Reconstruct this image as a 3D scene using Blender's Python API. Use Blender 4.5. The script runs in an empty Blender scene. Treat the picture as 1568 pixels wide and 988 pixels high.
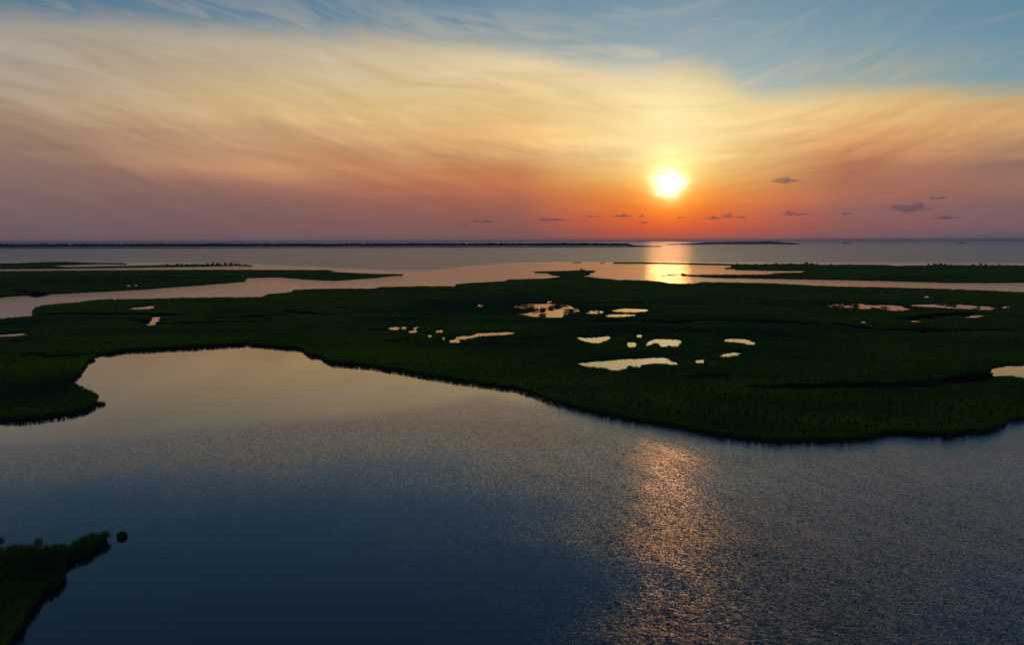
import bpy, math, random
import numpy as np
from mathutils import Matrix, Vector
from mathutils.geometry import delaunay_2d_cdt

S = bpy.context.scene
COL = S.collection
rng = np.random.default_rng(7)
random.seed(7)

# ------------------------------------------------------------------ camera
F_PX, CX, CY, CAM_H = 1220.0, 784.0, 494.0, 30.0
PITCH = math.atan2(494.0 - 368.5, F_PX)
ROLL = math.radians(0.15)
fw = np.array([0.0, math.cos(PITCH), -math.sin(PITCH)])
rt0 = np.array([1.0, 0.0, 0.0])
up0 = np.cross(rt0, fw)
rt = rt0 * math.cos(ROLL) - up0 * math.sin(ROLL)
up = up0 * math.cos(ROLL) + rt0 * math.sin(ROLL)
cd = bpy.data.cameras.new("camera")
cam = bpy.data.objects.new("camera", cd)
COL.objects.link(cam)
cam.matrix_world = Matrix(((rt[0], up[0], -fw[0], 0), (rt[1], up[1], -fw[1], 0),
                           (rt[2], up[2], -fw[2], CAM_H), (0, 0, 0, 1)))
cd.sensor_width = 36.0
cd.lens = 36.0 * F_PX / 1568.0
cd.clip_start, cd.clip_end = 0.5, 120000.0
S.camera = cam


def ray(px, py):
    v = fw + rt * ((px - CX) / F_PX) + up * ((CY - py) / F_PX)
    return v / np.linalg.norm(v)


def at(px, py, z=0.0):
    """where the sight line through a photo point meets the level z"""
    v = ray(px, py)
    t = (z - CAM_H) / v[2]
    return (v[0] * t, v[1] * t)


def azel(px, py):
    v = ray(px, py)
    return math.degrees(math.atan2(v[0], v[1])), math.degrees(math.asin(v[2]))


SUN_AZ, SUN_EL = azel(1025, 281)

# ------------------------------------------------------------------ render settings
vs = S.view_settings
vs.view_transform, vs.look, vs.exposure, vs.gamma = 'Standard', 'None', 0.0, 1.0
vs.use_curve_mapping = False
cy = S.cycles
cy.use_denoising = True
cy.max_bounces = 8
cy.diffuse_bounces = 3
cy.glossy_bounces = 3
cy.transmission_bounces = 3
cy.volume_bounces = 1
cy.sample_clamp_direct = 5.0
cy.sample_clamp_indirect = 3.0
cy.caustics_reflective = False
cy.caustics_refractive = False


# ------------------------------------------------------------------ node helpers
def lin(c):
    return tuple(((v / 255.0) / 12.92 if v / 255.0 <= 0.04045 else ((v / 255.0 + 0.055) / 1.055) ** 2.4) for v in c)


class NT:
    def __init__(self, tree):
        self.t = tree
        self.n = tree.nodes
        self.l = tree.links

    def new(self, typ, **kw):
        nd = self.n.new(typ)
        for k, v in kw.items():
            setattr(nd, k, v)
        return nd

    def put(self, sock, v):
        if isinstance(v, bpy.types.NodeSocket):
            self.l.new(v, sock)
        else:
            sock.default_value = v

    def m(self, op, a, b=None, c=None, clamp=False):
        nd = self.new('ShaderNodeMath', operation=op)
        nd.use_clamp = clamp
        for i, v in enumerate((a, b, c)):
            if v is not None:
                self.put(nd.inputs[i], v)
        return nd.outputs[0]

    def vm(self, op, a, b=None, scale=None):
        nd = self.new('ShaderNodeVectorMath', operation=op)
        self.put(nd.inputs[0], a)
        if b is not None:
            self.put(nd.inputs[1], b)
        if scale is not None:
            self.put(nd.inputs['Scale'], scale)
        return nd.outputs['Value'] if op in ('DOT_PRODUCT', 'LENGTH') else nd.outputs['Vector']

    def rng(self, v, a, b, c=0.0, d=1.0, typ='SMOOTHSTEP'):
        nd = self.new('ShaderNodeMapRange', interpolation_type=typ)
        nd.clamp = True
        for i, q in enumerate((v, a, b, c, d)):
            self.put(nd.inputs[i], q)
        return nd.outputs[0]

    def mix(self, f, a, b, blend='MIX'):
        nd = self.new('ShaderNodeMix', data_type='RGBA', blend_type=blend)
        nd.clamp_factor = True
        self.put(nd.inputs['Factor'], f)
        for s, v in ((nd.inputs[6], a), (nd.inputs[7], b)):
            if isinstance(v, tuple) and len(v) == 3:
                v = v + (1.0,)
            self.put(s, v)
        return nd.outputs[2]

    def ramp(self, f, stops, interp='LINEAR'):
        nd = self.new('ShaderNodeValToRGB')
        r = nd.color_ramp
        r.interpolation = interp
        stops = sorted(stops, key=lambda s: s[0])
        while len(r.elements) < len(stops):
            r.elements.new(0.5)
        for e, (p, c) in zip(r.elements, stops):
            e.position = min(max(p, 0.0), 1.0)
            e.color = tuple(c[:3]) + (1.0,)
        self.put(nd.inputs[0], f)
        return nd.outputs['Color']

    def noise(self, vec, scale, detail=3.0, rough=0.5, dist=0.0, color=False):
        nd = self.new('ShaderNodeTexNoise')
        self.put(nd.inputs['Vector'], vec)
        nd.inputs['Scale'].default_value = scale
        nd.inputs['Detail'].default_value = detail
        nd.inputs['Roughness'].default_value = rough
        nd.inputs['Distortion'].default_value = dist
        return nd.outputs['Color' if color else 'Fac']

    def mapping(self, vec, scale=(1, 1, 1), rot=(0, 0, 0), loc=(0, 0, 0)):
        nd = self.new('ShaderNodeMapping')
        self.put(nd.inputs['Vector'], vec)
        nd.inputs['Scale'].default_value = scale
        nd.inputs['Rotation'].default_value = rot
        nd.inputs['Location'].default_value = loc
        return nd.outputs[0]

    def along(self, vec, stretch, ang, loc=(0, 0, 0)):
        """coordinates stretched along a ground direction (degrees from +X)"""
        nd = self.new('ShaderNodeMapping', vector_type='TEXTURE')
        self.put(nd.inputs['Vector'], vec)
        nd.inputs['Scale'].default_value = (stretch, 1, 1)
        nd.inputs['Rotation'].default_value = (0, 0, math.radians(ang))
        nd.inputs['Location'].default_value = loc
        return nd.outputs[0]

    def comb(self, x, y, z):
        nd = self.new('ShaderNodeCombineXYZ')
        for i, v in enumerate((x, y, z)):
            self.put(nd.inputs[i], v)
        return nd.outputs[0]


# ------------------------------------------------------------------ sky: clear dusk air with a veil of cirrus lit by the low sun
W = bpy.data.worlds.new("World")
S.world = W
W.use_nodes = True
W.node_tree.nodes.clear()
g = NT(W.node_tree)
tc = g.new('ShaderNodeTexCoord')
D = tc.outputs['Generated']
sep = g.new('ShaderNodeSeparateXYZ')
g.l.new(D, sep.inputs[0])
dx, dy, dz = sep.outputs
EL = g.m('MULTIPLY', g.m('ARCSINE', dz), 180 / math.pi)
AZ = g.m('MULTIPLY', g.m('ARCTAN2', dx, dy), 180 / math.pi)

# clear air
sky = g.new('ShaderNodeTexSky', sky_type='NISHITA')
sky.sun_disc = False
sky.sun_elevation = math.radians(SUN_EL)
sky.sun_rotation = math.radians(SUN_AZ)
sky.altitude = 30.0
sky.air_density, sky.dust_density, sky.ozone_density = 1.0, 0.25, 3.0
SKY_STRENGTH = 0.1
SKY_TINT = (1.0, 1.15, 1.12)
clear = g.vm('MULTIPLY', g.vm('SCALE', sky.outputs[0], scale=SKY_STRENGTH), SKY_TINT)

# fibres of the cirrus, fanning out to both sides of the sunset
uu = g.m('SQRT', g.m('ADD', g.m('POWER', g.m('SUBTRACT', AZ, SUN_AZ), 2.0), 30.0))
warp = g.noise(g.comb(g.m('MULTIPLY', AZ, 0.05), g.m('MULTIPLY', EL, 0.09), 3.3), 1.0, 2.0, 0.5)
vv = g.m('ADD', g.m('SUBTRACT', EL, g.m('MULTIPLY', uu, 0.24)), g.m('MULTIPLY', warp, 5.0))
st1 = g.noise(g.comb(g.m('MULTIPLY', AZ, 0.045), g.m('MULTIPLY', vv, 0.24), 0.0), 1.0, 5.0, 0.55, 0.5)
st2 = g.noise(g.comb(g.m('MULTIPLY', AZ, 0.13), g.m('MULTIPLY', vv, 0.85), 7.0), 1.0, 6.0, 0.62, 0.8)
st3 = g.noise(g.comb(g.m('MULTIPLY', AZ, 0.06), g.m('MULTIPLY', EL, 0.75), 0.0), 1.6, 5.0, 0.6, 0.5)
s1 = g.m('SUBTRACT', st1, 0.5)
s2 = g.m('SUBTRACT', st2, 0.5)
s3 = g.m('SUBTRACT', st3, 0.5)
wob = g.m('ADD', g.m('MULTIPLY', s1, 2.3), g.m('ADD', g.m('MULTIPLY', s2, 1.2), g.m('MULTIPLY', s3, 0.7)))
fade_low = g.rng(EL, 1.0, 7.0, 0.2, 1.0)
ELW = g.m('ADD', EL, g.m('MULTIPLY', wob, fade_low))

columns = {
    25: [(40, (168, 158, 148)), (70, (166, 156, 143)), (110, (166, 152, 138)), (140, (170, 150, 130)), (170, (170, 143, 119)),
         (200, (160, 131, 113)), (230, (150, 121, 108)), (265, (138, 111, 104)), (300, (125, 101, 98)), (335, (114, 93, 97)), (368, (106, 89, 97))],
    405: [(45, (178, 168, 152)), (100, (192, 174, 145)), (145, (210, 181, 136)), (170, (214, 180, 129)), (195, (197, 158, 118)),
          (228, (190, 145, 108)), (255, (198, 144, 105)), (280, (163, 115, 98)), (310, (135, 99, 92)), (340, (124, 92, 92)), (368, (114, 90, 92))],
    795: [(62, (190, 180, 160)), (92, (226, 206, 165)), (130, (228, 200, 148)), (170, (228, 192, 132)), (212, (240, 190, 125)),
          (240, (200, 146, 100)), (262, (197, 128, 82)), (285, (195, 115, 78)), (310, (166, 99, 80)), (340, (140, 90, 85)), (368, (120, 87, 85))],
    1025: [(105, (232, 212, 172)), (150, (248, 224, 165)), (200, (254, 230, 165)), (240, (255, 226, 150)), (275, (255, 196, 100)),
           (300, (252, 150, 44)), (320, (246, 122, 24)), (340, (230, 96, 38)), (356, (200, 84, 55)), (368, (170, 86, 72))],
    1295: [(128, (190, 175, 140)), (150, (220, 194, 143)), (172, (240, 198, 131)), (200, (236, 184, 122)), (230, (220, 155, 102)),
           (255, (182, 118, 87)), (277, (166, 107, 86)), (300, (172, 107, 90)), (322, (150, 99, 94)), (350, (138, 90, 89)), (368, (118, 90, 95))],
    1545: [(130, (176, 165, 136)), (158, (205, 172, 122)), (190, (220, 172, 116)), (220, (186, 141, 106)), (250, (146, 111, 99)),
           (280, (152, 110, 98)), (310, (128, 97, 96)), (340, (122, 92, 98)), (358, (106, 88, 100)), (368, (90, 88, 102))],
}
EMAX = 16.0
fac = g.m('DIVIDE', ELW, EMAX, clamp=True)
veil, last_az = None, None
for px in sorted(columns):
    stops = [(azel(px, y)[1] / EMAX, lin(c)) for y, c in columns[px]]
    r = g.ramp(fac, stops)
    a = azel(px, 250)[0]
    veil = r if veil is None else g.mix(g.rng(AZ, last_az, a, typ='LINEAR'), veil, r)
    last_az = a
# away from the sunset the veil is a dim mauve grey
away = g.m('SUBTRACT', 1.0, g.rng(g.m('ABSOLUTE', g.m('SUBTRACT', AZ, 5.0)), 40.0, 130.0))
back = g.ramp(g.m('DIVIDE', EL, 40.0, clamp=True), [(0, lin((88, 84, 100))), (0.2, lin((104, 98, 112))), (1, lin((70, 84, 108)))])
veil = g.mix(away, back, veil)
bright = g.m('MULTIPLY_ADD', fade_low, g.m('ADD', g.m('MULTIPLY', s1, 0.45), g.m('ADD', g.m('MULTIPLY', s2, 0.46), g.m('MULTIPLY', s3, 0.16))), 1.0)
veil = g.vm('SCALE', veil, scale=bright)

# upper edge of the veil: high on the left, dipping to the right of the sun
edge_pts = [(0, 26), (250, 38), (420, 44), (650, 52), (780, 64), (900, 96), (1040, 106), (1100, 116), (1180, 146), (1290, 128), (1400, 130), (1568, 138)]
nd = g.new('ShaderNodeFloatCurve')
cv = nd.mapping.curves[0]
pts = [(0.0, 15.2 / 20)] + [((azel(x, y)[0] + 60) / 120, azel(x, y)[1] / 20) for x, y in edge_pts] + [(1.0, 10.5 / 20)]
while len(cv.points) < len(pts):
    cv.points.new(0.5, 0.5)
for p, q in zip(cv.points, pts):
    p.location = q
nd.mapping.update()
g.put(nd.inputs['Value'], g.m('DIVIDE', g.m('ADD', AZ, 60.0), 120.0, clamp=True))
edge = g.m('MULTIPLY', nd.outputs[0], 20.0)
over = g.m('SUBTRACT', g.m('ADD', EL, g.m('ADD', g.m('MULTIPLY', s1, 2.4), g.m('MULTIPLY', s2, 2.4))), edge)
mask = g.rng(over, -1.1, 1.2, 1.0, 0.0)
thin = g.m('MULTIPLY', g.rng(st2, 0.45, 0.75), g.rng(EL, 13.0, 24.0, 0.2, 0.02))
film = g.m('MULTIPLY', g.rng(over, -0.5, 4.2, 1.0, 0.0), g.rng(g.m('ADD', s1, g.m('MULTIPLY', s2, 1.5)), -0.2, 0.22, 0.06, 0.62))
mask = g.m('MAXIMUM', mask, g.m('MAXIMUM', thin, film))
air = g.mix(mask, clear, veil)

# the sun's own glare seen through the veil
sun_dir = (math.sin(math.radians(SUN_AZ)) * math.cos(math.radians(SUN_EL)),
           math.cos(math.radians(SUN_AZ)) * math.cos(math.radians(SUN_EL)), math.sin(math.radians(SUN_EL)))
ang = g.m('MULTIPLY', g.m('ARCCOSINE', g.m('MINIMUM', g.vm('DOT_PRODUCT', D, sun_dir), 0.9999999)), 180 / math.pi)
de = g.m('SUBTRACT', EL, SUN_EL)
da = g.m('SUBTRACT', AZ, SUN_AZ)
shape = g.m('SQRT', g.m('ADD', g.m('POWER', g.m('MULTIPLY', da, g.m('SUBTRACT', 1.0, g.m('MULTIPLY', de, 0.18))), 2.0), g.m('POWER', g.m('MULTIPLY', de, 1.08), 2.0)))
shape = g.m('ADD', shape, g.m('ADD', g.m('MULTIPLY', s3, 0.9), g.m('MULTIPLY', s2, 0.4)))
st4 = g.noise(g.comb(g.m('MULTIPLY', AZ, 0.45), g.m('MULTIPLY', EL, 2.2), 4.0), 1.0, 3.0, 0.6)
shape = g.m('ADD', shape, g.m('MULTIPLY', g.m('SUBTRACT', st4, 0.5), 1.1))
core = g.m('EXPONENT', g.m('MULTIPLY', g.m('POWER', g.m('MAXIMUM', shape, 0.0), 2.0), -1 / (0.88 ** 2)))
halo = g.m('EXPONENT', g.m('MULTIPLY', g.m('MULTIPLY', ang, ang), -1 / (1.75 ** 2)))
wide = g.m('EXPONENT', g.m('MULTIPLY', ang, -1 / 4.5))
plume = g.m('EXPONENT', g.m('MULTIPLY', g.m('ADD', g.m('POWER', g.m('DIVIDE', da, 3.0), 2.0), g.m('POWER', g.m('DIVIDE', g.m('SUBTRACT', de, 2.0), 2.4), 2.0)), -1.0))
glare = g.vm('ADD', g.vm('SCALE', (2.3, 2.0, 1.5), scale=core),
             g.vm('ADD', g.vm('SCALE', (0.62, 0.30, 0.03), scale=halo), g.vm('ADD', g.vm('SCALE', (0.07, 0.02, 0.001), scale=wide), g.vm('SCALE', (0.10, 0.12, 0.10), scale=plume))))
air = g.vm('ADD', air, glare)
bg = g.new('ShaderNodeBackground')
g.l.new(air, bg.inputs['Color'])
bg.inputs['Strength'].default_value = 1.0
wo = g.new('ShaderNodeOutputWorld')
g.l.new(bg.outputs[0], wo.inputs['Surface'])
W.cycles.sampling_method = 'MANUAL'
W.cycles.sample_map_resolution = 1024

# ------------------------------------------------------------------ sun
sl = bpy.data.lights.new("sun", 'SUN')
sl.energy = 0.035
sl.angle = math.radians(3.0)
sl.color = (1.0, 0.36, 0.10)
so = bpy.data.objects.new("sun", sl)
COL.objects.link(so)
so.rotation_euler = Vector(sun_dir).to_track_quat('Z', 'Y').to_euler()


# ------------------------------------------------------------------ object helpers
def tag(o, label=None, cat=None, group=None, kind=None):
    for k, v in (('label', label), ('category', cat), ('group', group), ('kind', kind)):
        if v:
            o[k] = v
    return o


def link(name, mesh, mat=None, parent=None):
    o = bpy.data.objects.new(name, mesh)
    COL.objects.link(o)
    if mat is not None:
        if len(mesh.materials) == 0:
            mesh.materials.append(mat)
    if parent is not None:
        o.parent = parent
    return o


def tri_mesh(name, v, f, n=3, smooth=False):
    """mesh from numpy vertices and faces of n corners"""
    me = bpy.data.meshes.new(name)
    v = np.asarray(v, dtype=np.float32)
    f = np.asarray(f, dtype=np.int32)
    me.vertices.add(len(v))
    me.vertices.foreach_set('co', v.ravel())
    me.loops.add(f.size)
    me.loops.foreach_set('vertex_index', f.ravel())
    me.polygons.add(len(f))
    me.polygons.foreach_set('loop_start', np.arange(0, f.size, n, dtype=np.int32))
    me.polygons.foreach_set('loop_total', np.full(len(f), n, dtype=np.int32))
    if smooth:
        me.polygons.foreach_set('use_smooth', np.ones(len(f), dtype=bool))
    me.update(calc_edges=True)
    return me


def attr(me, name, values):
    a = me.attributes.new(name, 'FLOAT', 'POINT')
    a.data.foreach_set('value', np.asarray(values, dtype=np.float32))


def vnoise(x, y, seed=0):
    """smooth value noise in -1..1 on arrays"""
    def h(i, j):
        n = (i * 374761393 + j * 668265263 + seed * 974634777) & 0xFFFFFFFF
        n = ((n ^ (n >> 13)) * 1274126177) & 0xFFFFFFFF
        return ((n ^ (n >> 16)) & 0xFFFF) / 32767.5 - 1.0
    xi = np.floor(x).astype(np.int64); yi = np.floor(y).astype(np.int64)
    fx = x - xi; fy = y - yi
    fx = fx * fx * (3 - 2 * fx); fy = fy * fy * (3 - 2 * fy)
    a = h(xi, yi) * (1 - fx) + h(xi + 1, yi) * fx
    b = h(xi, yi + 1) * (1 - fx) + h(xi + 1, yi + 1) * fx
    return a * (1 - fy) + b * fy


def fbm(x, y, seed=0, o=4):
    s = 0; a = 0.55
    for k in range(o):
        s = s + a * vnoise(x, y, seed + k * 17); x = x * 2.03 + 5.1; y = y * 2.03 + 1.7; a *= 0.5
    return s


def inside(poly, x, y):
    c = np.zeros(x.shape, bool)
    n = len(poly)
    for i in range(n):
        x1, y1 = poly[i]; x2, y2 = poly[(i + 1) % n]
        if y1 == y2:
            continue
        hit = (y1 > y) != (y2 > y)
        c ^= hit & (x < (x2 - x1) * (y - y1) / (y2 - y1) + x1)
    return c


def seg_dist(line, x, y, closed=False):
    """distance of points to a polyline"""
    d = np.full(x.shape, 1e9)
    n = len(line)
    for i in range(n if closed else n - 1):
        ax, ay = line[i]; bx, by = line[(i + 1) % n]
        ex, ey = bx - ax, by - ay
        L = ex * ex + ey * ey + 1e-9
        t = np.clip(((x - ax) * ex + (y - ay) * ey) / L, 0, 1)
        d = np.minimum(d, np.hypot(x - ax - t * ex, y - ay - t * ey))
    return d


def roughen(poly, step, amp, seed):
    """resample a closed outline and give it the ragged edge of a marsh bank"""
    out = []
    n = len(poly)
    run = 0.0
    for i in range(n):
        a = np.array(poly[i]); b = np.array(poly[(i + 1) % n])
        L = np.linalg.norm(b - a)
        if L < 1e-6:
            continue
        s = step * max(1.0, math.hypot(*(a + b) / 2) / 260.0)
        k = max(1, int(L / s))
        nrm = np.array([-(b - a)[1], (b - a)[0]]) / L
        for j in range(k):
            q = a + (b - a) * j / k
            u = (run + L * j / k)
            am = amp * min(1.0, L / 3.0 + 0.2)
            o_ = float(fbm(np.array([u / 5.0]), np.array([seed * 3.3]), seed, 3)[0]) * am
            out.append(tuple(q + nrm * o_))
        run += L
    return out


# ------------------------------------------------------------------ outlines of the land (photo points -> ground)
GT, GB = 1.05, -0.85      # sight lines that graze the grass tops / their mirror image in the water


def P(pts, z):
    return [at(x, y, z) for x, y in pts]


A_far = [(-260, 499), (-100, 492), (0, 487), (50, 483.5), (52, 482), (50, 477), (52, 472), (65, 467), (110, 463), (160, 458), (255, 456), (330, 455), (404, 455),
         (405, 452.5), (413, 450), (430, 448.5), (447, 447.5), (449, 443.5), (480, 441.8), (555, 441.5), (557, 442.6), (579, 441), (582, 439.3),
         (640, 437.8), (697, 438), (700, 434.8), (740, 432), (776, 430), (779, 428), (830, 426.5), (856, 424.5), (864, 421.5), (845, 419),
         (840, 416.6), (818, 415.6), (850, 414.8), (890, 413.6), (911, 414.6), (904, 416.2), (897, 417), (903, 419), (888, 421), (898, 423.5),
         (920, 426), (950, 428.2), (990, 429.2), (1010, 431), (1028, 434), (1040, 434.3), (1070, 433.3), (1076, 431.6), (1110, 432),
         (1168, 433), (1270, 438), (1372, 440), (1449, 442), (1568, 447), (1700, 452), (1850, 458)]
A_near = [(1850, 615), (1700, 630), (1568, 649), (1545, 654), (1530, 663), (1510, 670), (1474, 672), (1459, 674), (1451, 678), (1440, 675), (1385, 673.5), (1354, 673.5),
          (1331, 680.5), (1290, 684.5), (1206, 686), (1168, 684.5), (1137, 681), (1086, 674), (1048, 665), (1010, 658), (958, 650), (907, 638.5),
          (882, 632), (851, 623), (823, 613), (790, 602), (742, 595), (699, 589), (681, 586), (630, 577), (569, 567), (507, 561), (500, 557),
          (492, 551), (477, 550.5), (460, 539), (428, 536.5), (390, 533), (383, 531.5), (306, 536), (217, 541), (184, 543), (158, 549), (130, 559.5),
          (126, 571), (115, 582.5), (110, 594), (112, 600), (128, 605.5), (143, 613), (152, 620), (145, 628), (130, 637), (97, 644), (64, 649), (33, 652),
          (8, 651), (0, 649), (-120, 636), (-260, 630)]
B_far = [(-300, 421), (-100, 417), (0, 415), (115, 414), (300, 412.7), (430, 412.9), (500, 413.3), (508, 414.3), (501, 415.6), (533, 417.6), (569, 419), (617, 419.7)]
B_near = [(597, 424), (579, 426.7), (512, 431.5), (464, 429), (428, 426), (390, 426.6), (377.5, 427.3), (372.5, 433), (311, 438), (217, 445), (163, 448),
          (84, 452), (56, 453), (46, 453.7), (0, 456.8), (-100, 462), (-300, 471)]
C_far = [(-260, 406), (-60, 404.2), (0, 403), (30, 402.5), (70, 401), (100, 400.6), (130, 402), (180, 402.6), (194, 403.4)]
C_cut = [(150, 405.3), (100, 407), (65, 408.3)]
C_far2 = [(100, 408.6), (160, 407.6), (240, 406), (300, 404.6), (360, 405), (388, 406.4)]
C_near = [(360, 408), (300, 409.5), (200, 411), (100, 412.4), (30, 413), (0, 413.2), (-80, 415), (-260, 419)]
D_far = [(941, 402.2), (978, 402.3), (1015, 402.9), (1050, 403.4), (1086, 404.4), (1117, 404.8), (1128, 404.2), (1154, 404.8), (1193, 404), (1240, 403.6), (1256, 405.3), (1289, 405),
         (1352, 405.3), (1369, 406.8), (1419, 406.2), (1436, 405), (1484, 406), (1568, 406.2), (1700, 407), (1900, 408)]
D_near = [(1900, 445), (1700, 438), (1568, 434.2), (1510, 434.6), (1456, 434.6), (1380, 432.3), (1260, 429.8), (1160, 428), (1102, 427), (1052, 424), (1043, 421.9)]
D_mid = [(1046, 420.6), (1102, 420.3), (1178, 420), (1188, 417.9), (1228, 417)]
D_mid2 = [(1244, 415.9), (1182, 415.8), (1128, 414.7), (1124, 413.2), (1110, 413), (1124, 411.3)]
D_spit = [(1117, 406.2), (1086, 405.6), (1050, 404.8), (1015, 404.2), (978, 403.6), (941, 403.2)]
E_top = [(-70, 846), (-30, 842), (0, 839.6), (32, 834), (69, 836), (101, 833), (111, 834), (118, 829.5), (138, 825), (171, 824)]
E_low = [(171, 828), (161, 838.5), (148, 851), (136, 859), (120, 866), (101, 873), (96, 884.6), (101, 891.5), (97, 901), (83, 914.6), (67, 921.5), (55, 936.5),
         (44, 951.5), (34, 965), (32, 979), (22, 990), (5, 1030), (-30, 1075), (-70, 1080)]

isl = [
    dict(name='A', poly=P(A_far, GT) + P(A_near, GB), label='broad dark green salt marsh across the middle, dotted with ponds'),
    dict(name='B', poly=P(B_far, GT) + P(B_near, GB), label='long marsh tongue on the left, beyond the winding channel'),
    dict(name='C', poly=P(C_far, GT) + P(C_cut, GB) + P(C_far2, GT) + P(C_near, GB), label='thin farthest marsh strip on the left, with small shrubs along it'),
    dict(name='D', poly=P(D_far, GT) + P(D_near, GB) + P(D_mid, GT) + P(D_mid2, GB) + P(D_spit, GB), label='flat marsh on the right between the bay and the straight channel'),
    dict(name='E', poly=P(E_top[:-3], 0.85) + P([E_top[-3]], .7) + P([E_top[-2]], .45) + P([E_top[-1]], .15) + P([E_low[0]], -.1) + P([E_low[1]], -.35) + P(E_low[2:], -0.65), label='dark pointed marsh islet in the lower left corner'),
]

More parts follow.
